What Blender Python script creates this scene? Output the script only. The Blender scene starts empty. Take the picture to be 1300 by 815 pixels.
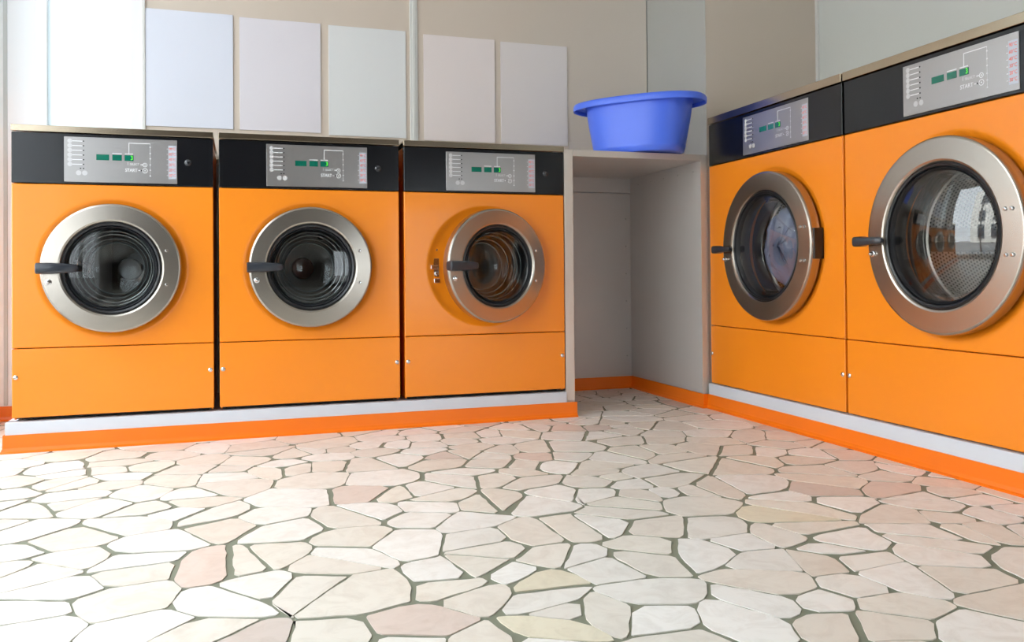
import bpy, bmesh, math, random
import numpy as np
from mathutils import Matrix, Vector

PI = math.pi
scene = bpy.context.scene
COL = scene.collection

# ------------------------------------------------------------------ camera
cam_data = bpy.data.cameras.new('camera')
cam_data.sensor_width = 36
cam_data.lens = 1069.14 * 36 / 1300
cam_data.shift_x = (650 - 654.8) / 1300
cam_data.shift_y = (336.0 - 407.5) / 1300
cam_data.clip_start = 0.02
cam = bpy.data.objects.new('camera', cam_data)
COL.objects.link(cam)
RX = Vector((0.95097624, -0.30914157, -0.00869934))
UX = Vector((0.00481009, -0.01334078, 0.99989944))
FX = Vector((0.30922654, 0.95092245, 0.01119977))
cam.matrix_world = Matrix((
    (RX.x, UX.x, -FX.x, 0.8183),
    (RX.y, UX.y, -FX.y, -3.5716),
    (RX.z, UX.z, -FX.z, 0.6477),
    (0, 0, 0, 1)))
scene.camera = cam

# ------------------------------------------------------------------ view, world, daylight
scene.view_settings.view_transform = 'Standard'
scene.view_settings.look = 'None'
scene.view_settings.gamma = 1
scene.view_settings.use_curve_mapping = False
scene.view_settings.exposure = 0.38

SKY = 5.0
world = bpy.data.worlds.new('sky')
scene.world = world
world.use_nodes = True
wt = world.node_tree
wt.nodes.clear()
wo = wt.nodes.new('ShaderNodeOutputWorld')
wb = wt.nodes.new('ShaderNodeBackground')
wb.inputs['Color'].default_value = (0.87, 0.94, 1.0, 1)
wb.inputs['Strength'].default_value = SKY
wt.links.new(wb.outputs[0], wo.inputs[0])

XL, XR, YB, YF, ZC = -0.36, 3.60, 0.80, -5.4, 2.85
LW = (-3.5, 0.45, 0.10, 2.75)        # left shop window: y0 y1 z0 z1
FW = (2.3, 3.3, 0.10, 1.40)        # front shop window: x0 x1 z0 z1


def daylight(name, loc, rot, sx, sy, power=None, color=(1, 1, 1)):
    l = bpy.data.lights.new(name, 'AREA')
    l.shape = 'RECTANGLE'
    l.size, l.size_y = sx, sy
    if power is None:
        l.cycles.is_portal = True
    else:
        l.energy = power
        l.color = color
    o = bpy.data.objects.new(name, l)
    o.location = loc
    o.rotation_euler = rot
    COL.objects.link(o)
    return o


daylight('window_daylight', (XL - .10, (LW[0] + LW[1]) / 2, (LW[2] + LW[3]) / 2), (0, -PI / 2, 0), LW[3] - LW[2], LW[1] - LW[0])
daylight('window_daylight', ((FW[0] + FW[1]) / 2, YF - .06, (FW[2] + FW[3]) / 2), (PI / 2, 0, 0), FW[1] - FW[0], FW[3] - FW[2])

sun = bpy.data.lights.new('sun', 'SUN')
sun.energy = 9
sun.angle = .01
sun.color = (1, .96, .9)
so = bpy.data.objects.new('sun', sun)
so.rotation_euler = Vector((-1, -.25, -.75)).to_track_quat('-Z', 'Y').to_euler()
COL.objects.link(so)

# ------------------------------------------------------------------ materials
def srgb(r, g, b):
    f = lambda c: (c / 255 / 12.92) if c / 255 <= .04045 else ((c / 255 + .055) / 1.055) ** 2.4
    return (f(r), f(g), f(b), 1)


def mat(name, col, rough=.5, metal=0, spec=.5, coat=0, noise=0, nscale=8, stretch=(1, 1, 1), bump=0, rvar=0, emit=None, es=0):
    m = bpy.data.materials.new(name)
    m.use_nodes = True
    nt = m.node_tree
    b = nt.nodes['Principled BSDF']
    b.inputs['Base Color'].default_value = col
    b.inputs['Roughness'].default_value = rough
    b.inputs['Metallic'].default_value = metal
    b.inputs['Specular IOR Level'].default_value = spec
    b.inputs['Coat Weight'].default_value = coat
    b.inputs['Coat Roughness'].default_value = .08
    if emit:
        b.inputs['Emission Color'].default_value = emit
        b.inputs['Emission Strength'].default_value = es
    if noise or bump or rvar:
        tc = nt.nodes.new('ShaderNodeTexCoord')
        mp = nt.nodes.new('ShaderNodeMapping')
        mp.inputs['Scale'].default_value = stretch
        n = nt.nodes.new('ShaderNodeTexNoise')
        n.inputs['Scale'].default_value = nscale
        n.inputs['Detail'].default_value = 5
        nt.links.new(tc.outputs['Object'], mp.inputs[0])
        nt.links.new(mp.outputs[0], n.inputs['Vector'])
        if noise:
            mx = nt.nodes.new('ShaderNodeMix')
            mx.data_type = 'RGBA'
            mx.inputs[6].default_value = tuple(c * (1 - noise) for c in col[:3]) + (1,)
            mx.inputs[7].default_value = tuple(min(1, c * (1 + noise)) for c in col[:3]) + (1,)
            nt.links.new(n.outputs['Fac'], mx.inputs[0])
            nt.links.new(mx.outputs[2], b.inputs['Base Color'])
        if rvar:
            mr = nt.nodes.new('ShaderNodeMapRange')
            mr.inputs['To Min'].default_value = max(0.02, rough - rvar)
            mr.inputs['To Max'].default_value = rough + rvar
            nt.links.new(n.outputs['Fac'], mr.inputs[0])
            nt.links.new(mr.outputs[0], b.inputs['Roughness'])
        if bump:
            bp = nt.nodes.new('ShaderNodeBump')
            bp.inputs['Strength'].default_value = bump
            bp.inputs['Distance'].default_value = .002
            nt.links.new(n.outputs['Fac'], bp.inputs['Height'])
            nt.links.new(bp.outputs[0], b.inputs['Normal'])
    return m


M = {}
M['orange'] = mat('orange_enamel', srgb(247, 141, 24), .32, coat=.15, noise=.03, nscale=3)
M['orange_kick'] = mat('orange_skirting_vinyl', srgb(250, 122, 8), .35, noise=.04, nscale=6)
M['fascia'] = mat('black_gloss_fascia', srgb(17, 18, 22), .2, spec=.5, coat=.05)
M['plate'] = mat('silver_control_foil', srgb(176, 173, 172), .3, metal=.8, noise=.02, nscale=5)
M['steel'] = mat('brushed_stainless_steel', srgb(178, 170, 160), .27, metal=1)
M['trim'] = mat('stainless_top_trim', srgb(188, 172, 150), .2, metal=1, noise=.03, nscale=3)
M['chrome'] = mat('polished_metal', srgb(220, 220, 222), .12, metal=1)
M['rubber'] = mat('black_rubber', srgb(28, 29, 33), .35, spec=.6)
M['plastic'] = mat('dark_grey_plastic', srgb(44, 48, 56), .3, coat=.2)
M['dark'] = mat('dark_interior_metal', srgb(30, 28, 27), .6)
M['plinth'] = mat('painted_grey_steel_plinth', srgb(212, 217, 226), .42, noise=.02, nscale=5)
M['bay'] = mat('grey_sheet_metal', srgb(206, 202, 200), .42, metal=.2, noise=.04, nscale=4)
M['bay_trim'] = mat('aluminium_edge_profile', srgb(212, 206, 198), .4, metal=.4)
M['wall'] = mat('grey_beige_wall_panel', srgb(214, 201, 188), .40, spec=.45, noise=.025, nscale=1.2)
M['wall_light'] = mat('white_wall_panel', srgb(250, 251, 252), .30, noise=.01, nscale=2)
M['partition'] = mat('satin_grey_panel', srgb(224, 232, 236), .13, metal=.85)
M['wall_side'] = mat('light_grey_wall_panel', srgb(206, 209, 206), .45, noise=.02, nscale=1.5)
M['profile'] = mat('pale_aluminium_profile', srgb(222, 222, 220), .4, metal=.15)
M['wall_dim'] = mat('brown_grey_wall_paint', srgb(84, 74, 66), .7)
M['white'] = mat('white_painted_frame', srgb(244, 246, 248), .35)
M['ceiling'] = mat('ceiling_paint', srgb(236, 232, 226), .8)
M['basin'] = mat('blue_plastic', srgb(84, 122, 250), .34, spec=.5)
M['print'] = mat('white_printing', srgb(236, 236, 238), .5)
M['print_black'] = mat('black_lamp_dot', srgb(25, 25, 28), .3)
M['print_faint'] = mat('pale_grey_printing', srgb(204, 203, 204), .5)
M['strip'] = mat('pale_blue_scale_strip', srgb(188, 194, 206), .45)
M['print_orange'] = mat('orange_printing', srgb(246, 84, 24), .5)
M['display'] = mat('green_display_window', srgb(12, 108, 88), .15, coat=.5)
M['digit'] = mat('lit_green_digit', srgb(90, 230, 40), .4, emit=srgb(90, 235, 40), es=.6)
M['button'] = mat('black_button', srgb(30, 33, 40), .18, coat=.6)
M['hub'] = mat('drum_hub_cap', srgb(214, 208, 202), .5, metal=.1)
M['hub_red'] = mat('copper_red_hub_cap', srgb(206, 104, 80), .5)
M['grout'] = mat('grey_green_grout', srgb(128, 130, 112), .8, noise=.12, nscale=14)
M['seam'] = mat('dark_seam', srgb(60, 60, 66), .7)
M['laundry'] = mat('grey_blue_laundry', srgb(96, 104, 132), .8, noise=.55, nscale=7, bump=.8)
M['asphalt'] = mat('street_asphalt', srgb(150, 150, 150), .9, noise=.1)
M['render'] = mat('white_building_render', srgb(230, 228, 222), .8)
M['shutter'] = mat('dark_building_window', srgb(70, 76, 84), .2)


def thin_glass(name, tint, rough=.02, refl=1.0, ior=1.5):
    m = bpy.data.materials.new(name)
    m.use_nodes = True
    nt = m.node_tree
    nt.nodes.clear()
    out = nt.nodes.new('ShaderNodeOutputMaterial')
    tr = nt.nodes.new('ShaderNodeBsdfTransparent')
    tr.inputs[0].default_value = tint
    gl = nt.nodes.new('ShaderNodeBsdfGlossy')
    gl.inputs['Roughness'].default_value = rough
    # Schlick reflectance, the same from both sides of the pane
    fr = nt.nodes.new('ShaderNodeLayerWeight')
    fr.inputs['Blend'].default_value = .5
    pw = nt.nodes.new('ShaderNodeMath')
    pw.operation = 'POWER'
    pw.inputs[1].default_value = 5
    nt.links.new(fr.outputs['Facing'], pw.inputs[0])
    f0 = ((ior - 1) / (ior + 1)) ** 2 * refl
    mu = nt.nodes.new('ShaderNodeMath')
    mu.operation = 'MULTIPLY_ADD'
    mu.inputs[1].default_value = 1 - f0
    mu.inputs[2].default_value = f0
    mx = nt.nodes.new('ShaderNodeMixShader')
    nt.links.new(pw.outputs[0], mu.inputs[0])
    nt.links.new(mu.outputs[0], mx.inputs[0])
    nt.links.new(tr.outputs[0], mx.inputs[1])
    nt.links.new(gl.outputs[0], mx.inputs[2])
    nt.links.new(mx.outputs[0], out.inputs[0])
    return m


M['glass'] = thin_glass('door_glass', (.80, .82, .82, 1), .03, 1.1, 1.55)
M['glass_ridge'] = mat('moulded_glass_ridge', srgb(86, 92, 94), .12, spec=1.0, coat=1)
M['glass_clear'] = thin_glass('large_door_glass', (.97, .98, .98, 1), .02, 2.4, 1.55)
M['pane'] = thin_glass('shop_window_glass', (.97, .98, .98, 1), .01, 1.0)


def frosted():  # translucent stand-in for the white wall panel, lit by sky behind it
    m = bpy.data.materials.new('backlit_white_panel')
    m.use_nodes = True
    nt = m.node_tree
    nt.nodes.clear()
    out = nt.nodes.new('ShaderNodeOutputMaterial')
    t = nt.nodes.new('ShaderNodeBsdfTranslucent')
    t.inputs[0].default_value = (.86, .93, .95, 1)
    d = nt.nodes.new('ShaderNodeBsdfDiffuse')
    d.inputs[0].default_value = (.88, .93, .95, 1)
    mx = nt.nodes.new('ShaderNodeMixShader')
    mx.inputs[0].default_value = .7
    nt.links.new(t.outputs[0], mx.inputs[1])
    nt.links.new(d.outputs[0], mx.inputs[2])
    nt.links.new(mx.outputs[0], out.inputs[0])
    return m


M['frosted'] = frosted()


def perforated():
    """stainless drum sheet with rows of punched holes (object space, axis = local y)"""
    m = mat('perforated_drum_steel', srgb(214, 210, 206), .34, metal=.6)
    nt = m.node_tree
    b = nt.nodes['Principled BSDF']
    tc = nt.nodes.new('ShaderNodeTexCoord')
    sp = nt.nodes.new('ShaderNodeSeparateXYZ')
    nt.links.new(tc.outputs['UV'], sp.inputs[0])

    def mth(op, a, c=None, v=None):
        n = nt.nodes.new('ShaderNodeMath')
        n.operation = op
        nt.links.new(a, n.inputs[0])
        if c is not None:
            nt.links.new(c, n.inputs[1])
        if v is not None:
            n.inputs[1].default_value = v
        return n.outputs[0]
    row = mth('FLOOR', sp.outputs['Y'])
    odd = mth('MULTIPLY', mth('MODULO', row, v=2.0), v=.5)
    u = mth('SUBTRACT', mth('FRACT', mth('ADD', sp.outputs['X'], odd)), v=.5)
    v = mth('SUBTRACT', mth('FRACT', sp.outputs['Y']), v=.5)
    d = mth('SQRT', mth('ADD', mth('MULTIPLY', u, u), mth('MULTIPLY', v, v)))
    hole = mth('LESS_THAN', d, v=.26)
    mx = nt.nodes.new('ShaderNodeMix')
    mx.data_type = 'RGBA'
    mx.inputs[6].default_value = srgb(214, 210, 206)
    mx.inputs[7].default_value = srgb(18, 18, 18)
    nt.links.new(hole, mx.inputs[0])
    nt.links.new(mx.outputs[2], b.inputs['Base Color'])
    return m


M['drum'] = perforated()
M['drum_dark'] = mat('dull_drum_steel', srgb(74, 72, 72), .28, metal=.85)


def stone_material():
    m = mat('crazy_paving_stone', srgb(226, 214, 200), .36, spec=.5)
    nt = m.node_tree
    b = nt.nodes['Principled BSDF']
    at = nt.nodes.new('ShaderNodeAttribute')
    at.attribute_name = 'tone'
    tc = nt.nodes.new('ShaderNodeTexCoord')
    n1 = nt.nodes.new('ShaderNodeTexNoise')
    n1.inputs['Scale'].default_value = 14
    n1.inputs['Detail'].default_value = 8
    n1.inputs['Roughness'].default_value = .65
    n1.inputs['Distortion'].default_value = 1.2
    nt.links.new(tc.outputs['Object'], n1.inputs['Vector'])
    r1 = nt.nodes.new('ShaderNodeValToRGB')
    r1.color_ramp.elements[0].position = .30
    r1.color_ramp.elements[0].color = srgb(206, 198, 188)
    r1.color_ramp.elements[1].position = .56
    r1.color_ramp.elements[1].color = (1, 1, 1, 1)
    nt.links.new(n1.outputs['Fac'], r1.inputs[0])
    mul = nt.nodes.new('ShaderNodeMix')
    mul.data_type = 'RGBA'
    mul.blend_type = 'MULTIPLY'
    mul.inputs[0].default_value = .35
    nt.links.new(at.outputs['Color'], mul.inputs[6])
    nt.links.new(r1.outputs[0], mul.inputs[7])
    nt.links.new(mul.outputs[2], b.inputs['Base Color'])
    n2 = nt.nodes.new('ShaderNodeTexNoise')
    n2.inputs['Scale'].default_value = 60
    n2.inputs['Detail'].default_value = 4
    nt.links.new(tc.outputs['Object'], n2.inputs['Vector'])
    mr = nt.nodes.new('ShaderNodeMapRange')
    mr.inputs['To Min'].default_value = .25
    mr.inputs['To Max'].default_value = .5
    nt.links.new(n1.outputs['Fac'], mr.inputs[0])
    nt.links.new(mr.outputs[0], b.inputs['Roughness'])
    bp = nt.nodes.new('ShaderNodeBump')
    bp.inputs['Strength'].default_value = .15
    bp.inputs['Distance'].default_value = .002
    nt.links.new(n2.outputs['Fac'], bp.inputs['Height'])
    nt.links.new(bp.outputs[0], b.inputs['Normal'])
    return m


M['stone'] = stone_material()


# ------------------------------------------------------------------ mesh helpers
def link(name, bm, mats, parent=None, smooth=None):
    bmesh.ops.recalc_face_normals(bm, faces=bm.faces)
    me = bpy.data.meshes.new(name)
    bm.to_mesh(me)
    bm.free()
    if not isinstance(mats, (list, tuple)):
        mats = [mats]
    for m in mats:
        me.materials.append(m)
    if smooth is not None:
        me.polygons.foreach_set('use_smooth', [True] * len(me.polygons))
        me.set_sharp_from_angle(angle=math.radians(smooth))
    o = bpy.data.objects.new(name, me)
    COL.objects.link(o)
    if parent is not None:
        o.parent = parent
    return o


def box(bm, x0, x1, y0, y1, z0, z1, bev=0, seg=2, mi=0):
    vs = [bm.verts.new((x, y, z)) for x in (x0, x1) for y in (y0, y1) for z in (z0, z1)]
    idx = [(0, 1, 3, 2), (4, 6, 7, 5), (0, 4, 5, 1), (2, 3, 7, 6), (0, 2, 6, 4), (1, 5, 7, 3)]
    fs = []
    for q in idx:
        f = bm.faces.new([vs[i] for i in q])
        f.material_index = mi
        fs.append(f)
    if bev:
        es = list({e for f in fs for e in f.edges})
        bmesh.ops.bevel(bm, geom=es, offset=bev, segments=seg, affect='EDGES', profile=.5)
    return fs


def lathe(bm, prof, cx=0, cz=0, seg=96, mi=0, uv=None, close=False):
    """revolve (radius, y) about the local y axis through (cx, cz)"""
    rings = []
    for r, y in prof:
        if r < 1e-6:
            rings.append([bm.verts.new((cx, y, cz))])
        else:
            rings.append([bm.verts.new((cx + r * math.cos(2 * PI * k / seg), y, cz + r * math.sin(2 * PI * k / seg))) for k in range(seg)])
    lay = bm.loops.layers.uv.verify() if uv else None
    pairs = list(zip(rings[:-1], rings[1:]))
    if close:
        pairs.append((rings[-1], rings[0]))
    acc = 0
    for i, (a, b) in enumerate(pairs):
        if uv:
            (r0, y0), (r1, y1) = prof[i], prof[(i + 1) % len(prof)]
            step = math.hypot(r1 - r0, y1 - y0)
            circ = 2 * PI * max(p[0] for p in prof)
        for k in range(seg):
            k2 = (k + 1) % seg
            if len(a) == 1 and len(b) == 1:
                continue
            if len(b) == 1:
                f = bm.faces.new((a[k], a[k2], b[0]))
                q = [(k, 0), (k + 1, 0), (k + .5, 1)]
            elif len(a) == 1:
                f = bm.faces.new((a[0], b[k], b[k2]))
                q = [(k + .5, 0), (k, 1), (k + 1, 1)]
            else:
                f = bm.faces.new((a[k], a[k2], b[k2], b[k]))
                q = [(k, 0), (k + 1, 0), (k + 1, 1), (k, 1)]
            f.material_index = mi
            if uv:
                for lp, (s, t) in zip(f.loops, q):
                    lp[lay].uv = (round(circ / uv) * s / seg, (acc + t * step) / uv)
        if uv:
            acc += step


def dome(bm, x, y, z, r, h, seg=12, mi=0):
    """small screw head standing on a surface facing -y"""
    lathe(bm, [(r, y), (r, y - h * .5), (r * .7, y - h * .9), (0, y - h)], x, z, seg, mi)


def empty(name, loc, rz, label, cat, group=None):
    o = bpy.data.objects.new(name, None)
    o.empty_display_size = .1
    o.location = loc
    o.rotation_euler = (0, 0, rz)
    COL.objects.link(o)
    o['label'] = label
    o['category'] = cat
    if group:
        o['group'] = group
    return o


def tag(o, label, cat, group=None, kind=None):
    o['label'] = label
    o['category'] = cat
    if group:
        o['group'] = group
    if kind:
        o['kind'] = kind
    return o


def struct(name, bm, m, smooth=None, parent=None):
    o = link(name, bm, m, parent, smooth)
    if parent is None:
        o['kind'] = 'structure'
    return o


_text = {}


def add_text(bm, s, x, z, size, y=0, mi=0, width=None):
    """lettering as flat mesh on a plane facing -y, centred on (x, z)"""
    if s not in _text:
        cu = bpy.data.curves.new('t', 'FONT')
        cu.body = s
        cu.size = 1
        cu.align_x = 'CENTER'
        cu.align_y = 'CENTER'
        cu.resolution_u = 3
        ob = bpy.data.objects.new('t', cu)
        me = bpy.data.meshes.new_from_object(ob)
        _text[s] = ([v.co.copy() for v in me.vertices], [tuple(p.vertices) for p in me.polygons])
        bpy.data.objects.remove(ob)
        bpy.data.curves.remove(cu)
        bpy.data.meshes.remove(me)
    vs, fs = _text[s]
    sx = size
    if width and vs:
        w = max(v.x for v in vs) - min(v.x for v in vs)
        sx = width / w
    nv = [bm.verts.new((x + v.x * sx, y, z + v.y * size)) for v in vs]
    for f in fs:
        try:
            ff = bm.faces.new([nv[i] for i in f])
            ff.material_index = mi
        except ValueError:
            pass


def flat(bm, x0, x1, z0, z1, y, mi=0, t=.0006):
    box(bm, x0, x1, y, y + t, z0, z1, mi=mi)


# ------------------------------------------------------------------ floor
def build_floor():
    rnd = random.Random(11)
    x0, x1, y0, y1 = XL - .02, XR + .02, YF - .02, YB + .02
    pts = []
    tries = 0
    while len(pts) < 1450 and tries < 60000:
        tries += 1
        x, y = rnd.uniform(x0 - .3, x1 + .3), rnd.uniform(y0 - .3, y1 + .3)
        dmin = rnd.choice((.055, .085, .12, .145))
        if all((x - a) ** 2 + (y - b) ** 2 > dmin * dmin for a, b in pts[-4000:]):
            pts.append((x, y))
    P = np.array(pts)
    jit = {}
    org = {}

    def jv(p):
        k0 = (round(p[0] * 500), round(p[1] * 500))
        k = None
        for i_ in (0, -1, 1):
            for j_ in (0, -1, 1):
                kk = (k0[0] + i_, k0[1] + j_)
                if k is None and kk in jit and math.dist(org[kk], p) < .0004:
                    k = kk
        if k is None:
            k = k0
            while k in jit:
                k = (k[0] + 100000, k[1])
            org[k] = tuple(p)
            r2 = random.Random(hash(k))
            jit[k] = (p[0] + r2.uniform(-.013, .013), p[1] + r2.uniform(-.013, .013))
        return jit[k]
    bm = bmesh.new()
    col = bm.loops.layers.float_color.new('tone')
    # grout slab
    fs = box(bm, x0 - .02, x1 + .02, y0 - .02, y1 + .02, -.06, -.0022, mi=1)
    for f in fs:
        for l in f.loops:
            l[col] = (1, 1, 1, 1)
    tones = [srgb(236, 232, 225), srgb(232, 226, 216), srgb(240, 236, 230), srgb(230, 222, 211), srgb(234, 228, 217), srgb(243, 240, 235), srgb(231, 225, 216)]
    odd = [srgb(224, 208, 198), srgb(230, 222, 200), srgb(214, 202, 194)]
    for i, (px, py) in enumerate(pts):
        d2 = ((P - P[i]) ** 2).sum(1)
        nb = np.argsort(d2)[1:30]
        poly = [((px - .5, py - .5), -1), ((px + .5, py - .5), -1), ((px + .5, py + .5), -1), ((px - .5, py + .5), -1)]
        for j in nb:
            mx, my = (px + P[j][0]) / 2, (py + P[j][1]) / 2
            nx, ny = P[j][0] - px, P[j][1] - py
            out = []
            n = len(poly)
            for k in range(n):
                (a, ea), (b, eb) = poly[k], poly[(k + 1) % n]
                da = (a[0] - mx) * nx + (a[1] - my) * ny
                db = (b[0] - mx) * nx + (b[1] - my) * ny
                if da <= 0:
                    out.append((a, ea))
                if (da < 0 < db) or (db < 0 < da):
                    t = da / (da - db)
                    c = (a[0] + t * (b[0] - a[0]), a[1] + t * (b[1] - a[1]))
                    # edge id belongs to the edge starting at this vertex
                    out.append((c, int(j) if da < 0 else ea))
            # drop nothing; keep order
            poly = out
            if not poly:
                break
        if len(poly) < 3:
            continue
        V = [jv(v) for v, e in poly]
        E = [e for v, e in poly]
        n = len(V)
        # inset every edge by its own half joint width
        lines = []
        for k in range(n):
            a, b = V[k], V[(k + 1) % n]
            dx, dy = b[0] - a[0], b[1] - a[1]
            L = math.hypot(dx, dy)
            if L < .012:
                continue
            j = E[k]
            key = (min(i, j), max(i, j))
            g = random.Random(key[0] * 7919 + key[1]).choice((.0018, .0022, .003, .004, .0056, .0078))
            nx, ny = -dy / L, dx / L
            lines.append(((a[0] + nx * g, a[1] + ny * g), (dx / L, dy / L)))
        m = len(lines)
        if m < 3:
            continue
        Q = []
        ok = True
        for k in range(m):
            (p, d), (q, e) = lines[k - 1], lines[k]
            cr = d[0] * e[1] - d[1] * e[0]
            if abs(cr) < .05:
                Q.append(q)
                continue
            t = ((q[0] - p[0]) * e[1] - (q[1] - p[1]) * e[0]) / cr
            v = (p[0] + d[0] * t, p[1] + d[1] * t)
            if math.hypot(v[0] - px, v[1] - py) > .3:
                ok = False
            if min(math.dist(v, w_) for w_ in V) > .02:
                ok = False
            Q.append(v)
        if not ok:
            gx, gy = sum(v[0] for v in V) / n, sum(v[1] for v in V) / n
            Q = [(gx + (v[0] - gx) * .95, gy + (v[1] - gy) * .95) for v in V]
        for k in range(len(Q)):
            a_, b_, c_ = Q[k - 2], Q[k - 1], Q[k]
            if (b_[0] - a_[0]) * (c_[1] - b_[1]) - (b_[1] - a_[1]) * (c_[0] - b_[0]) < -2e-4:
                ok = False
        if not ok:
            gx, gy = sum(v[0] for v in V) / n, sum(v[1] for v in V) / n
            Q = [(gx + (v[0] - gx) * .90, gy + (v[1] - gy) * .90) for v in V]
        # chip corners
        R = []
        for k in range(len(Q)):
            a, b, c = Q[k - 1], Q[k], Q[(k + 1) % len(Q)]
            r = rnd.choice((.004, .008, .014, .024))
            la, lc = math.dist(a, b), math.dist(b, c)
            ra, rc = min(r, la * .3), min(r * rnd.uniform(.6, 1.4), lc * .3)
            R.append((b[0] + (a[0] - b[0]) * ra / max(la, 1e-6), b[1] + (a[1] - b[1]) * ra / max(la, 1e-6)))
            R.append((b[0] + (c[0] - b[0]) * rc / max(lc, 1e-6), b[1] + (c[1] - b[1]) * rc / max(lc, 1e-6)))
        # slightly irregular outline
        R2 = []
        for k in range(len(R)):
            a, b = R[k], R[(k + 1) % len(R)]
            R2.append(a)
            L = math.dist(a, b)
            if L > .05:
                for s in range(1, int(L / .03)):
                    t = s / int(L / .03)
                    w = rnd.uniform(-.0022, .0022)
                    R2.append((a[0] + (b[0] - a[0]) * t - (b[1] - a[1]) / L * w, a[1] + (b[1] - a[1]) * t + (b[0] - a[0]) / L * w))
        R2 = [(min(max(a, x0), x1), min(max(b, y0), y1)) for a, b in R2]
        ar = sum(R2[k - 1][0] * R2[k][1] - R2[k][0] * R2[k - 1][1] for k in range(len(R2))) / 2
        if ar < .0006:
            continue
        top = [bm.verts.new((a, b, 0)) for a, b in R2]
        bot = [bm.verts.new((a, b, -.0024)) for a, b in R2]
        c = rnd.choice(odd) if rnd.random() < .045 else rnd.choice(tones)
        s = rnd.uniform(.96, 1.03)
        c = (c[0] * s, c[1] * s, c[2] * s, 1)
        faces = [bm.faces.new(top)]
        for k in range(len(top)):
            k2 = (k + 1) % len(top)
            faces.append(bm.faces.new((top[k2], top[k], bot[k], bot[k2])))
        for f in faces:
            f.material_index = 0
            for l in f.loops:
                l[col] = c
    o = struct('floor', bm, [M['stone'], M['grout']])
    return o


build_floor()

# ------------------------------------------------------------------ room shell
bm = bmesh.new()
box(bm, XL - .1, XR + .1, YF - .1, YB + .1, ZC, ZC + .1)
struct('ceiling', bm, M['ceiling'])

YU = .62     # face of the upper wall cladding behind the left row
WN = (-.045, .352, 1.22, 2.5)
# back wall: lower wall set back, upper cladding with the backlit white panel in it
bm = bmesh.new()
box(bm, XL - .1, XR + .1, YB, YB + .12, 0, 1.2, mi=2)
box(bm, XL - .1, -.045, YB, YB + .12, 1.2, ZC, mi=2)
box(bm, .40, XR + .1, YB, YB + .12, 1.2, ZC, mi=2)
box(bm, -.045, .40, YB, YB + .12, 2.5, ZC, mi=2)
struct('wall_back', bm, [M['wall'], M['wall_light'], M['wall_light']])
bm = bmesh.new()
box(bm, .40, 1.62, YU, YB - .001, 1.2, ZC)
box(bm, 1.62, 2.953, YU, YB - .001, 1.2, ZC)
box(bm, -.045, .40, YU, YB - .001, 2.5, ZC, mi=1)
struct('wall_upper', bm, [M['wall'], M['wall_light'], M['wall_light']])

# white wall panel; translucency and sky opening behind added to brighten it
bm = bmesh.new()
box(bm, -.045, .0, YU - .006, YB, 1.2, 2.5, .003)
box(bm, .338, .40, YU - .006, YB, 1.2, 2.5, .003)
box(bm, -.01, .35, YU - .003, YB, 2.44, 2.5, .003)
box(bm, -.01, .35, YU - .003, YB, 1.2, 1.24, .003)
w1 = struct('backlit_panel', bm, M['white'])
bm = bmesh.new()
box(bm, -.005, .345, YU + .012, YU + .022, 1.23, 2.46)
link('backlit_pane', bm, M['frosted'], w1)

# wall profiles and seams
bm = bmesh.new()
box(bm, 1.628, 1.668, YU - .008, YU + .02, 1.2, ZC, .003)
box(bm, 1.640, 1.656, YU - .012, YU, 1.2, ZC, .002)
struct('trim_1', bm, M['profile'])
bm = bmesh.new()
box(bm, .386, .402, YU - .010, YU + .01, 1.2, ZC, .003)
struct('trim_2', bm, M['profile'])
bm = bmesh.new()
box(bm, -.215, -.198, YB - .004, YB + .01, .07, ZC, .002)
struct('trim_3', bm, M['wall_side'])
bm = bmesh.new()
box(bm, 2.482, 2.952, YU - .006, YU + .01, 1.2, 1.352, .002)
struct('trim_4', bm, M['wall'])

# corner chase behind the right row, right wall
bm = bmesh.new()
box(bm, 2.956, XR + .1, .004, YB + .12, 0, ZC)
o = struct('wall_corner', bm, [M['wall'], M['partition']])
for p in o.data.polygons:
    if p.normal.x < -.9:
        p.material_index = 1
bm = bmesh.new()
box(bm, XR, XR + .1, YF - .1, .03, 0, ZC)
struct('wall_right', bm, M['wall_side'])
bm = bmesh.new()
box(bm, 3.588, 3.602, -.012, .01, 1.2, ZC, .003)
struct('trim_5', bm, M['profile'])

# left wall with the shop window
bm = bmesh.new()
a, b, c, d = LW
box(bm, XL - .12, XL, YF - .1, a, 0, ZC)
box(bm, XL - .12, XL, b, YB + .1, 0, ZC)
box(bm, XL - .12, XL, a, b, 0, c)
box(bm, XL - .12, XL, a, b, d, ZC)
struct('wall_left', bm, M['wall_light'])
bm = bmesh.new()
t = .05
box(bm, XL - .09, XL - .03, a, b, c, c + t, .004)
box(bm, XL - .09, XL - .03, a, b, d - t, d, .004)
for k in range(4):
    y = a + (b - a - t) * k / 3
    box(bm, XL - .09, XL - .03, y, y + t, c, d, .004)
w2 = struct('window_2', bm, M['white'])
bm = bmesh.new()
box(bm, XL - .064, XL - .058, a + .01, b - .01, c + .01, d - .01)
link('pane', bm, M['pane'], w2)

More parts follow.
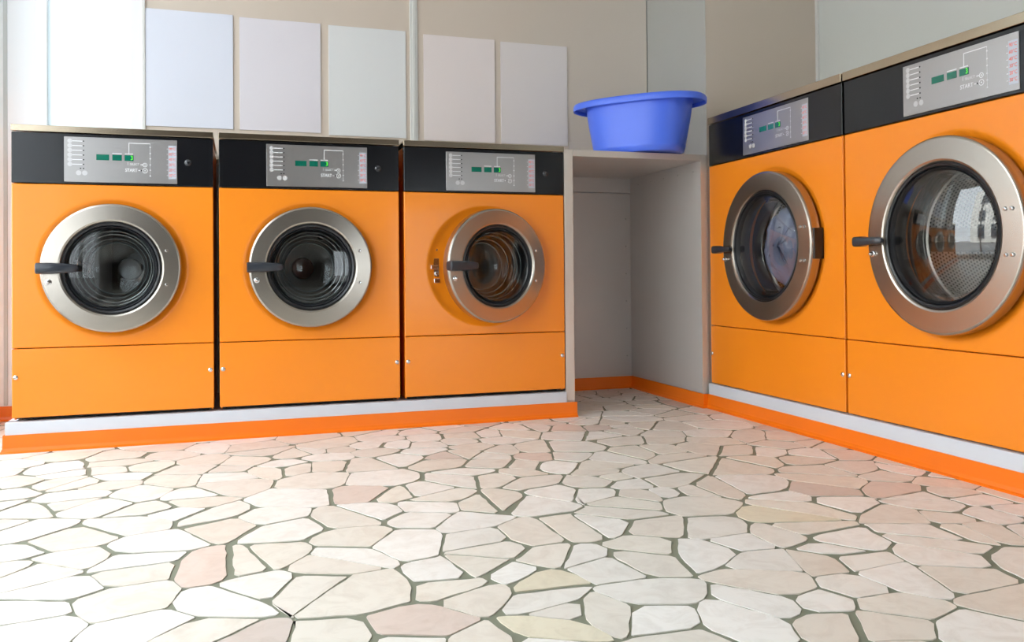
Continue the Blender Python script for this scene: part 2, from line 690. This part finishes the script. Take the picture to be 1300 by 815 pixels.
# front wall (behind the camera) with a second shop window
bm = bmesh.new()
a, b, c, d = FW
box(bm, XL - .1, a, YF - .12, YF, 0, ZC)
box(bm, b, XR + .1, YF - .12, YF, 0, ZC)
box(bm, a, b, YF - .12, YF, 0, c)
box(bm, a, b, YF - .12, YF, d, ZC)
struct('wall_front', bm, M['wall_dim'])
bm = bmesh.new()
box(bm, a, b, YF - .09, YF - .03, c, c + t, .004)
box(bm, a, b, YF - .09, YF - .03, d - t, d, .004)
for k in range(3):
    x = a + (b - a - t) * k / 2
    box(bm, x, x + t, YF - .09, YF - .03, c, d, .004)
w3 = struct('window_3', bm, M['white'])
bm = bmesh.new()
box(bm, a + .01, b - .01, YF - .064, YF - .058, c + .01, d - .01)
link('pane', bm, M['pane'], w3)

# street outside the shop windows
bm = bmesh.new()
box(bm, -22, XL - .12, -16, 10, -.2, -.08)
box(bm, XL - .12, 10, -16, YF - .12, -.2, -.08)
struct('ground', bm, M['asphalt'])


bm = bmesh.new()
box(bm, -13, -11, -15, 3, 0, 7.5)
for k in range(9):
    for j in range(3):
        y0 = -14.3 + k * 1.9
        z0 = .3 + j * 2.5
        h = 1.5 if j else 2.0
        box(bm, -11.01, -10.97, y0, y0 + .95, z0 + .2, z0 + .2 + h, mi=1)
        box(bm, -11.03, -10.92, y0 - .06, y0 + 1.01, z0 + .1, z0 + .2)
o = link('street_building', bm, [M['render'], M['shutter']])
tag(o, 'white building with rows of windows across the street outside', 'building')

# ------------------------------------------------------------------ skirtings and plinths
def skirting(name, pts, h=.066, t=.009):
    """vinyl cove skirting: a flared profile swept along points (x, y); the wall is on the left-hand side"""
    bm = bmesh.new()
    prof = [(0, h), (t * .5, h), (t * .6, .018), (t * 1.1, .007), (t * 2.1, .0015), (t * 2.1, 0), (0, 0)]
    n = len(pts)
    rings = []
    for i, (x, y) in enumerate(pts):
        def nrm(p, q):
            dx, dy = q[0] - p[0], q[1] - p[1]
            L = math.hypot(dx, dy)
            return (dy / L, -dx / L)
        if i == 0:
            nx, ny = nrm(pts[0], pts[1])
            s = 1
        elif i == n - 1:
            nx, ny = nrm(pts[-2], pts[-1])
            s = 1
        else:
            a, b = nrm(pts[i - 1], pts[i]), nrm(pts[i], pts[i + 1])
            nx, ny = a[0] + b[0], a[1] + b[1]
            L = math.hypot(nx, ny)
            nx, ny = nx / L, ny / L
            s = 1 / max(.3, nx * a[0] + ny * a[1])
        rings.append([bm.verts.new((x + nx * o * s, y + ny * o * s, z)) for o, z in prof])
    for a, b in zip(rings[:-1], rings[1:]):
        for k in range(len(prof)):
            k2 = (k + 1) % len(prof)
            bm.faces.new((a[k], a[k2], b[k2], b[k]))
    bm.faces.new(rings[0])
    bm.faces.new(rings[-1][::-1])
    return struct(name, bm, M['orange_kick'])


PY = -.012      # face of the left plinth
PX = 2.9536 - .012
skirting('baseboard_left_row', [(-.022, .75), (-.022, PY), (2.262, PY)])
skirting('baseboard_niche', [(2.262, .775), (2.92, .775), (2.92, -.006), (PX, -.006), (PX, -2.9)])
skirting('baseboard_back', [(-.355, YB), (-.04, YB)])

bm = bmesh.new()
box(bm, -.02, 2.214, PY, .03, .002, .112, .002)
box(bm, -.02, .01, PY + .02, .60, .002, .112, .002)
box(bm, .01, 2.214, .03, .60, .002, .108)
o = link('machine_plinth', bm, M['plinth'])
tag(o, 'long pale grey metal plinth under the three machines on the left wall', 'plinth')
bm = bmesh.new()
box(bm, PX, 3.58, -2.9, -.014, .002, .117, .002)
o = link('machine_plinth', bm, M['plinth'])
tag(o, 'grey metal plinth under the two large machines on the right', 'plinth')


# ------------------------------------------------------------------ washing machines
def rect_point(a, cx, cz, x0, x1, z0, z1):
    c, s = math.cos(a), math.sin(a)
    t = 1e9
    if c > 1e-9:
        t = min(t, (x1 - cx) / c)
    if c < -1e-9:
        t = min(t, (x0 - cx) / c)
    if s > 1e-9:
        t = min(t, (z1 - cz) / s)
    if s < -1e-9:
        t = min(t, (z0 - cz) / s)
    return cx + c * t, cz + s * t


def front_panel_bm(x0, x1, z0, z1, cx, cz, r_out, r_in, r_hole, depth, yf, yb):
    bm = bmesh.new()
    angs = [2 * PI * k / 128 for k in range(128)]
    for X in (x0, x1):
        for Z in (z0, z1):
            angs.append(math.atan2(Z - cz, X - cx) % (2 * PI))
    angs = sorted(set(round(a, 6) for a in angs))
    b = .003
    rows = []
    rows.append([bm.verts.new((p[0], yb, p[1])) for p in (rect_point(a, cx, cz, x0, x1, z0, z1) for a in angs)])
    rows.append([bm.verts.new((p[0], yf + b, p[1])) for p in (rect_point(a, cx, cz, x0, x1, z0, z1) for a in angs)])
    rows.append([bm.verts.new((min(max(p[0], x0 + b), x1 - b), yf, min(max(p[1], z0 + b), z1 - b))) for p in (rect_point(a, cx, cz, x0, x1, z0, z1) for a in angs)])
    for r, y in ((r_out + .020, yf), (r_out + .012, yf), (r_out + .004, yf + .0015), (r_out - .002, yf + .006), (r_in + .004, yf + depth - .003), (r_in - .004, yf + depth), (r_hole + .004, yf + depth), (r_hole, yf + depth + .004), (r_hole, yf + .06)):
        rows.append([bm.verts.new((cx + r * math.cos(a), y, cz + r * math.sin(a))) for a in angs])
    n = len(angs)
    for a, c in zip(rows[:-1], rows[1:]):
        for k in range(n):
            k2 = (k + 1) % n
            bm.faces.new((a[k], a[k2], c[k2], c[k]))
    return bm


def make_machine(loc, rz, label, group, w, z, plate, door, big=False, ajar=0, button=None, hub='hub', laundry=False):
    """z: dict of heights above the floor; everything is built above base = z['base']"""
    B = z['base']
    root = empty('washing_machine', (loc[0], loc[1], B), rz, label, 'washing machine', group)
    Z = {k: v - B for k, v in z.items()}
    cx, cz, ro, ri, d = door['cx'], door['cz'] - B, door['r'], door['ri'], door['d']
    # cabinet shell, open at the front
    bm = bmesh.new()
    D = .60
    box(bm, .004, .010, .022, D, .006, Z['ztb'] - .002)
    box(bm, w - .010, w - .004, .022, D, .006, Z['ztb'] - .002)
    box(bm, .010, w - .010, D - .008, D, .006, Z['ztb'] - .002, mi=1)
    box(bm, .010, w - .010, .034, D - .008, .006, .014, mi=1)
    box(bm, .010, w - .010, .034, .040, .014, cz - ri - .10, mi=1)
    box(bm, .010, w - .010, .034, .040, cz + ri + .10, Z['ztb'] - .002, mi=1)
    for fx in (.02, w - .06):
        for fy in (.06, D - .09):
            box(bm, fx, fx + .04, fy, fy + .04, 0, .006, mi=1)
    link('cabinet', bm, [M['orange'], M['dark']], root)
    # steel top with its front edge
    bm = bmesh.new()
    box(bm, -.001, w + .001, -.006, .016, Z['ztb'], Z['zt'], .0015)
    box(bm, 0, w, .016, D, Z['zt'] - .006, Z['zt'])
    link('steel_top', bm, M['trim'], root)
    # fascia
    bm = bmesh.new()
    box(bm, 0, w, 0, .03, Z['zb'] + .0015, Z['ztb'] - .003, .002)
    fas = link('control_fascia', bm, M['fascia'], root)
    if button:
        bm = bmesh.new()
        lathe(bm, [(.0135, 0), (.0135, -.002), (.0105, -.005), (.006, -.0065), (0, -.007)], button[0], button[1] - B, 24)
        link('lock_button', bm, M['button'], fas, 40)
    # control plate
    u0, u1, v0, v1 = plate[0], plate[1], plate[2] - B, plate[3] - B
    W_, H_ = u1 - u0, v1 - v0
    yp = -.0025
    U = lambda u: u0 + u * W_
    V = lambda v: v1 - v * H_
    bm = bmesh.new()
    box(bm, u0, u1, yp, .001, v0, v1, .0008, 1)
    pl = link('control_plate', bm, M['plate'], root)
    yy = yp - .0009
    for a, b in ((.278, .390), (.418, .502), (.526, .606)):
        bm = bmesh.new()
        flat(bm, U(a), U(b), V(.505), V(.375), yy, t=.0012)
        o = link('display', bm, M['display'], pl)
    bm = bmesh.new()
    add_text(bm, '3', U(.59), V(.44), .0235, yy - .0004, width=.0075)
    link('digit', bm, M['digit'], pl)
    # printed legend: white lines, words, dots, icons
    bm = bmesh.new()
    y = yp - .0006
    lw = .0011
    flat(bm, U(.565) - lw, U(.565) + lw, V(.36), V(.10), y)
    flat(bm, U(.565) - lw, U(.755), V(.11), V(.095), y)
    flat(bm, U(.418), U(.502), V(.355), V(.338), y)
    flat(bm, U(.530), U(.60), V(.355), V(.338), y)
    flat(bm, U(.755) - lw * .5, U(.755) + lw * .5, V(.84), V(.10), y)
    for v in (.18, .32, .44, .58, .70, .83):
        lathe(bm, [(.0028, y + .0005), (.0026, y), (0, y)], U(.755), V(v), 12)
    flat(bm, U(.555) - lw * .6, U(.555) + lw * .6, V(.60), V(.53), y)
    add_text(bm, 'SELECT', U(.615), V(.578), .0115, y, width=W_ * .082)
    flat(bm, U(.668), U(.688), V(.590), V(.572), y)
    add_text(bm, 'START', U(.585), V(.715), .0185, y, width=W_ * .108)
    add_text(bm, 'START', U(.587), V(.715), .0185, y - .0001, width=W_ * .108)
    flat(bm, U(.648), U(.666), V(.722), V(.704), y)
    for v, r in ((.585, .0082), (.715, .0098)):
        lathe(bm, [(r, y + .0005), (r, y), (r - .0022, y), (r - .0022, y + .0005)], U(.708), V(v), 28)
        lathe(bm, [(.0024, y + .0005), (.0024, y), (0, y)], U(.708), V(v), 12)
    bl = bmesh.new()
    for k in range(6):
        v = .095 + k * .103
        flat(bl, U(.072), U(.158), V(v + .008), V(v - .008), y, 1)
    lathe(bm, [(.0026, y + .0005), (.0026, y - .0005), (0, y - .0008)], U(.676), V(.715), 12, mi=1)
    link('printed_legend', bm, [M['print'], M['print_black']], pl)
    bm = bl
    for k in range(6):
        v = .095 + k * .103
        lathe(bm, [(.0085, y + .0005), (.0085, y), (.0035, y), (.0035, y + .0004), (0, y + .0004)], U(.05), V(v), 20)
    for u in (.125, .178):
        lathe(bm, [(.0095, y + .0005), (.0095, y), (.003, y), (.003, y + .0004), (0, y + .0004)], U(u), V(.80), 20)
    link('programme_icon_column', bm, [M['print_faint'], M['print']], pl)
    bm = bmesh.new()
    for k in range(6):
        lathe(bm, [(.0026, y + .0005), (.0026, y - .0005), (0, y - .0008)], U(.168), V(.095 + k * .103), 12)
    for u, v in ((.142, .70), (.168, .70)):
        lathe(bm, [(.0026, y + .0005), (.0026, y - .0005), (0, y - .0008)], U(u), V(v), 12)
    link('indicator_lamp_row', bm, M['print_black'], pl)
    bm = bmesh.new()
    flat(bm, U(.920), U(.992), V(.89), V(.13), y)
    for k, s in enumerate(('90°C', '60°C', '40°C', '30°C', '20°C', '30°C')):
        add_text(bm, s, U(.956), V(.205 + k * .121), .0155, y - .0004, 1, width=W_ * .058)
        flat(bm, U(.905), U(.916), V(.211 + k * .121), V(.199 + k * .121), y, 2)
    link('temperature_scale', bm, [M['strip'], M['print_orange'], M['print']], pl)

    # orange panels
    bm = front_panel_bm(0, w, Z['zs'] + .0015, Z['zb'] - .0015, cx, cz, ro + .010, ro - .008, ri + .012, .012, 0, .026)
    link('front_panel', bm, M['orange'], root, 35)
    bm = bmesh.new()
    box(bm, 0, w, 0, .024, Z['zd'], Z['zs'] - .0015, .003)
    lp = link('lower_panel', bm, M['orange'], root)
    for sx in (.013, w - .013):
        bm = bmesh.new()
        dome(bm, sx, 0, z['screw'] - B, .0085, .006, 16)
        box(bm, sx - .006, sx + .006, -.0066, -.0055, z['screw'] - B - .0008, z['screw'] - B + .0008)
        link('screw', bm, M['chrome'], lp, 40)

    # drum and tub
    rd = ri + .045
    yb = .50
    bm = bmesh.new()
    lathe(bm, [(ri + .012, .06), (ri + .0, .09), (ri + .004, .12), (rd, .135), (rd + .002, .14)], cx, cz, 96)
    link('door_bellows', bm, M['rubber'], root, 50)
    bm = bmesh.new()
    lathe(bm, [(rd, .14), (rd, yb - .02), (rd - .02, yb), (.09, yb + .012), (0, yb + .012)], cx, cz, 96, uv=.0135)
    lathe(bm, [(ri - .004, .135), (ri + .002, .13), (rd, .14)], cx, cz, 96)
    dr = link('drum', bm, M['drum' if big else 'drum_dark'], root, 40)
    for k in range(3):
        a = PI + k * 2 * PI / 3
        bm = bmesh.new()
        sec = [(-.045, 0), (-.022, .040), (-.010, .062), (.010, .062), (.022, .040), (.045, 0)]
        r1, r2 = [], []
        ca, sa = math.cos(a), math.sin(a)
        for t_, h_ in sec:
            for lst, yy_, hh in ((r1, .15, h_ * .75), (r2, yb - .004, h_)):
                rr = rd - .001 - hh
                lst.append(bm.verts.new((cx + rr * ca - t_ * sa, yy_, cz + rr * sa + t_ * ca)))
        for q in range(len(sec) - 1):
            bm.faces.new((r1[q], r1[q + 1], r2[q + 1], r2[q]))
        bm.faces.new(r1)
        bm.faces.new(r2[::-1])
        link('drum_lifter', bm, M['steel' if big else 'drum_dark'], dr)
    bm = bmesh.new()
    lathe(bm, [(.050, yb + .012), (.049, yb - .01), (.044, yb - .018), (.020, yb - .022), (0, yb - .022)], cx, cz, 40)
    hb = link('drum_hub', bm, M[hub], dr, 40)
    if hub == 'hub_red':
        hb['label'] = 'reddish round hub cap at the back of the drum'
    if laundry:
        bm = bmesh.new()
        bmesh.ops.create_icosphere(bm, subdivisions=5, radius=1)
        rr = random.Random(4)
        for v in bm.verts:
            p = v.co.copy()
            n = .10 * math.sin(6 * p.x + 2 * p.z) + .09 * math.sin(9 * p.z + 4 * p.y) + .06 * math.sin(14 * p.x - 9 * p.y + 3) + .04 * math.sin(23 * p.z + 11 * p.x)
            p *= 1 + n
            rr_ = math.hypot(p.x, p.z)
            f_ = (1 - abs(p.y) ** 3) ** .3 / max(rr_, .05) if abs(p.y) < .999 else 0
            q_ = min(1, rr_ / .75) ** .5
            v.co = Vector((cx + p.x * f_ * q_ * .185, .165 + p.y * .135, cz + p.z * f_ * q_ * .185))
        link('laundry', bm, M['laundry'], dr, 60)

    # door, hinged on its right edge
    hx = cx + ro
    dcx = -ro
    piv = bmesh.new()
    lathe(piv, [(ro - .004, -.002), (ro, -.006), (ro, -d + .010), (ro - .002, -d + .004), (ro - .005, -d + .0012), (ro - .009, -d), (ri + .010, -d - .003),
                (ri + .004, -d - .001), (ri, -d + .004), (ri, .0)], dcx, cz, 128, close=True)
    dj = link('door', piv, M['steel'], root, 12)
    dj.location = (hx, 0, 0)
    dj.rotation_euler = (0, 0, math.radians(ajar))
    if ajar:
        dj['label'] = 'round steel door standing slightly open'
    bm = bmesh.new()
    lathe(bm, [(ri, -d + .006), (ri - .005, -d + .001), (ri - .011, -d + .004), (ri - .013, -d + .012), (ri - .017, -d + .008),
               (ri - .024, -d + .016), (ri - .026, .0), (ri - .012, .03), (ri - .002, .01)], dcx, cz, 96, close=True)
    link('door_seal', bm, M['rubber'], dj, 40)
    bm = bmesh.new()
    g0 = ri - .025
    if big:
        lathe(bm, [(g0 * t_, -d + .012 - .036 * (1 - t_ * t_)) for t_ in (1, .95, .9, .85, .8, .72, .64, .56, .48, .4, .3, .2, .1, 0)], dcx, cz, 96)
    else:
        lathe(bm, [(g0, -d + .012), (g0 - .008, .0), (g0 - .014, .030), (g0 - .022, .036), (g0 - .028, .060), (g0 - .034, .085),
                   (g0 - .048, .094), (g0 - .07, .104), (g0 * .3, .112), (0, .114)], dcx, cz, 96)
        lathe(bm, [(g0, -d + .012), (g0 * .8, -d + .009), (g0 * .4, -d + .006), (0, -d + .005)], dcx, cz, 96)
    if not big:
        rb = bmesh.new()
        for rr_, y_, w_ in ((g0 - .003, -.004, .0028), (g0 - .013, .032, .0035), (g0 - .030, .060, .0025), (g0 - .044, .092, .0035)):
            lathe(rb, [(rr_, y_), (rr_ - w_, y_ - w_ * .7), (rr_ - 2 * w_, y_), (rr_ - w_, y_ + w_ * .7)], dcx, cz, 96, close=True)
        link('glass_ridge', rb, M['glass_ridge'], dj, 60)
    link('door_glass', bm, M['glass_clear' if big else 'glass'], dj, 60)
    if big:
        bm = bmesh.new()
        lathe(bm, [(g0, -.01), (g0 - .006, .03), (g0 - .016, .07), (g0 - .022, .074), (g0 - .028, .066), (g0 - .02, .03), (g0 - .012, -.01)], dcx, cz, 96, close=True)
        link('inner_glass_rim', bm, M['glass_clear'], dj, 60)
    # handle
    hl = -2 * ro
    bm = bmesh.new()
    if big:
        secs = [(hl - .026, .015, -d - .040, -d - .002), (hl - .024, .018, -d - .044, -d + .0), (hl + .012, .018, -d - .046, -d - .004), (hl + .022, .014, -d - .044, -d - .010),
                (hl + .070, .013, -d - .038, -d - .012), (hl + .092, .011, -d - .034, -d - .014), (hl + .100, .006, -d - .030, -d - .018)]
    else:
        secs = [(hl - .006, .018, -d - .038, -d + .004), (hl - .003, .021, -d - .042, -d + .004), (hl + .045, .021, -d - .046, -d - .010), (hl + .085, .018, -d - .042, -d - .012),
                (hl + .118, .015, -d - .034, -d - .010), (hl + .130, .012, -d - .028, -d - .008), (hl + .135, .006, -d - .022, -d - .012)]
    hz = cz + (.0 if not big else -.006)
    rings = []
    for x_, h_, ya, yb_ in secs:
        ym, hy = (ya + yb_) / 2, (yb_ - ya) / 2
        ring = []
        for k in range(20):
            a = 2 * PI * k / 20
            c_, s_ = math.cos(a), math.sin(a)
            e = .55
            ring.append(bm.verts.new((x_, ym + hy * math.copysign(abs(c_) ** e, c_), hz + h_ * math.copysign(abs(s_) ** e, s_))))
        rings.append(ring)
    for a, b in zip(rings[:-1], rings[1:]):
        for k in range(20):
            bm.faces.new((a[k], a[(k + 1) % 20], b[(k + 1) % 20], b[k]))
    bm.faces.new(rings[0])
    bm.faces.new(rings[-1][::-1])
    box(bm, hl + .012, hl + .05, -d - .020, -d + .002, hz - .011, hz + .011, .002)
    link('door_handle', bm, M['plastic'], dj, 45)
    bm = bmesh.new()
    q = -.052 if not big else -.05
    bx = hl + (.032 if not big else .030)
    lathe(bm, [(.011, -d + .001), (.011, -d - .004), (.007, -d - .005), (.0065, -d - .014), (.004, -d - .017), (0, -d - .018)], bx, cz + q, 20)
    link('lock_bolt', bm, M['chrome'], dj, 40)
    for s in (-1, 1):
        for dx in ((-.058, -.036) if big else (-.047,)):
            bm = bmesh.new()
            dome(bm, dx - .006, -d - .0015, cz + s * .066, .0065, .006, 14)
            link('door_screw', bm, M['chrome'], dj, 40)
    if big:
        bm = bmesh.new()
        box(bm, -.014, .0035, -d + .012, .006, cz - .060, cz + .060, .002)
        link('hinge', bm, M['rubber'], dj)
    # latch keeper in the recess
    bm = bmesh.new()
    lx = cx - ro + .012
    ly = .016
    box(bm, lx - .004, lx + .022, ly - .005, ly + .001, cz - .045, cz + .035, .001, 1)
    box(bm, lx - .016, lx + .018, ly - .016, ly - .004, cz - .012, cz + .006, .002, 1)
    lathe(bm, [(.010, ly - .004), (.010, ly - .010), (.005, ly - .012), (0, ly - .012)], lx + .010, cz - .030, 18)
    dome(bm, lx + .012, ly, cz + .072, .007, .005, 14)
    box(bm, lx - .002, lx + .024, ly - .012, ly + .001, cz - .072, cz - .052, .002, 1)
    link('latch_plate', bm, M['chrome'], root)
    return root


ZL = dict(base=.112, zt=1.2256, ztb=1.2015, zb=1.0055, zs=.3846, zd=.1262, screw=.2775)
ZR = dict(base=.117, zt=1.387, ztb=1.3551, zb=1.1562, zs=.3945, zd=.1214, screw=.262)
gL = 'orange washing machines along the left wall'
gR = 'large orange washing machines along the right wall'
make_machine((0, 0), 0, 'orange washing machine nearest the bright white panel, leftmost of the row of three', gL,
             .71, ZL, (.177, .577, 1.0145, 1.187), dict(cx=.347, cz=.684, r=.2465, ri=.175, d=.05), button=(.617, 1.100))
make_machine((.732, 0), 0, 'orange washing machine with a closed door in the middle of the row of three', gL,
             .7254, ZL, (.183, .591, 1.0155, 1.187), dict(cx=.357, cz=.684, r=.2465, ri=.175, d=.05), button=(.637, 1.100), hub='hub_red')
make_machine((1.4794, 0), 0, 'orange washing machine with its round door ajar, beside the open metal bay', gL,
             .732, ZL, (.185, .595, 1.0145, 1.184), dict(cx=.366, cz=.684, r=.2465, ri=.175, d=.05), ajar=15, button=(.645, 1.100))
make_machine((2.9536, -.020), -PI / 2, 'large orange washing machine with dark blue laundry behind its glass, next to the corner', gR,
             .9441, ZR, (.292, .748, 1.168, 1.337), dict(cx=.505, cz=.757, r=.315, ri=.232, d=.05), big=True, laundry=True)
make_machine((2.9536, -.9747), -PI / 2, 'large orange washing machine at the right edge, its perforated empty drum showing', gR,
             .9441, ZR, (.297, .746, 1.168, 1.337), dict(cx=.485, cz=.757, r=.315, ri=.232, d=.05), big=True)

# ------------------------------------------------------------------ open metal bay with counter top
bay = empty('open_bay_unit', (2.215, 0, 0), 0, 'open grey sheet metal bay with a counter top, between the left row and the corner', 'shelf unit')
bw = 2.953 - 2.215
ztop = 1.2146
bm = bmesh.new()
box(bm, 0, .043, 0, .79, .070, ztop, .002)
box(bm, .002, .041, 0.002, .79, 0.003, .070)
link('side_panel', bm, M['bay_trim'], bay)
bm = bmesh.new()
box(bm, bw - .034, bw, 0, .79, .068, ztop, .002)
box(bm, bw - .030, bw, .004, .79, 0.003, .068)
link('side_panel', bm, M['bay'], bay)
bm = bmesh.new()
box(bm, bw - .036, bw + .001, -.002, .004, .068, ztop, .001)
link('edge_profile', bm, M['bay_trim'], bay)
bm = bmesh.new()
box(bm, .0435, bw - .0345, .776, .79, 0.003, 1.098)
box(bm, .0435, bw - .0345, .772, .79, 1.102, ztop - .03)
link('back_panel', bm, M['bay'], bay)
bm = bmesh.new()
box(bm, .0435, bw - .0345, .004, .775, ztop - .030, ztop - .001)
link('counter_top', bm, M['bay'], bay)
bm = bmesh.new()
box(bm, .0435, bw - .0345, -.001, .004, ztop - .030, ztop, .001)
link('edge_profile', bm, M['bay_trim'], bay)
for k in range(6):
    bm = bmesh.new()
    dome(bm, bw - .034 - .030, .776, .18 + k * .155, .004, .003, 10)
    link('rivet', bm, M['chrome'], bay)
for k in range(5):
    bm = bmesh.new()
    lathe(bm, [(.004, 0), (.003, -.002), (0, -.003)], 0, 0, 10)
    bmesh.ops.rotate(bm, verts=bm.verts, cent=(0, 0, 0), matrix=Matrix.Rotation(-PI / 2, 3, 'Z'))
    bmesh.ops.translate(bm, verts=bm.verts, vec=(bw - .034, .07 + k * .15, 1.14))
    link('rivet', bm, M['chrome'], bay)

# ------------------------------------------------------------------ blue basin
bm = bmesh.new()


def oval(a, b, z, n=96, e=2.5):
    out = []
    for k in range(n):
        t = 2 * PI * k / n
        c, s = math.cos(t), math.sin(t)
        out.append(bm.verts.new((a * math.copysign(abs(c) ** (2 / e), c), b * math.copysign(abs(s) ** (2 / e), s), z)))
    return out


H = .263
loops = [oval(.175, .098, .004), oval(.208, .127, 0), oval(.217, .135, .006), oval(.2235, .1405, .024), oval(.2255, .142, .031), oval(.2245, .1412, .034),
         oval(.248, .1475, .150), oval(.262, .151, H - .018), oval(.2635, .1515, H - .010),
         oval(.270, .1545, H - .012), oval(.320, .168, H - .016), oval(.323, .170, H - .032), oval(.328, .174, H - .034), oval(.330, .176, H - .026), oval(.3295, .1755, H - .010),
         oval(.324, .171, H - .002), oval(.300, .163, H), oval(.272, .155, H - .001), oval(.260, .149, H - .008),
         oval(.246, .145, .150), oval(.217, .133, .020), oval(.20, .12, .006)]
for a, b in zip(loops[:-1], loops[1:]):
    for k in range(96):
        bm.faces.new((a[k], a[(k + 1) % 96], b[(k + 1) % 96], b[k]))
bm.faces.new(loops[0][::-1])
bm.faces.new(loops[-1])
basin = link('washing_basin', bm, M['basin'], None, 50)
basin.location = (2.644, .105, ztop + .001)
basin.rotation_euler = (0, 0, math.radians(-48.7))
tag(basin, 'blue plastic wash basin with a wide rim standing on the metal counter', 'basin')

# ------------------------------------------------------------------ blank sheets on the wall
papers = [
    ('blank pale blue sheet, nearest the bright panel', (183, 10), .400, .783, 1.343, 1.885, srgb(222, 226, 240)),
    ('blank lilac white sheet, second from the bright panel', None, .812, 1.188, 1.343, 1.878, srgb(226, 222, 230)),
    ('blank cool white sheet just left of the wall profile', None, 1.226, 1.607, 1.335, 1.875, srgb(228, 230, 232)),
    ('blank pale pink sheet just right of the wall profile', None, 1.698, 2.074, 1.330, 1.868, srgb(236, 226, 225)),
    ('blank grey pink sheet, closest to the blue basin', None, 2.106, 2.478, 1.330, 1.862, srgb(230, 222, 221)),
]
for k, (lab, _, x0, x1, z0, z1, c) in enumerate(papers):
    x0 -= 0
    m = mat('sheet_paper', c, .55)
    bm = bmesh.new()
    box(bm, x0, x1, YU - .006, YU - .0005 if k not in (0,) else YU - .0005, z0, z1, .0008, 1)
    o = link('wall_sheet', bm, m)
    tag(o, lab + ', on the wall above the machines', 'paper sheet', 'blank sheets on the wall')
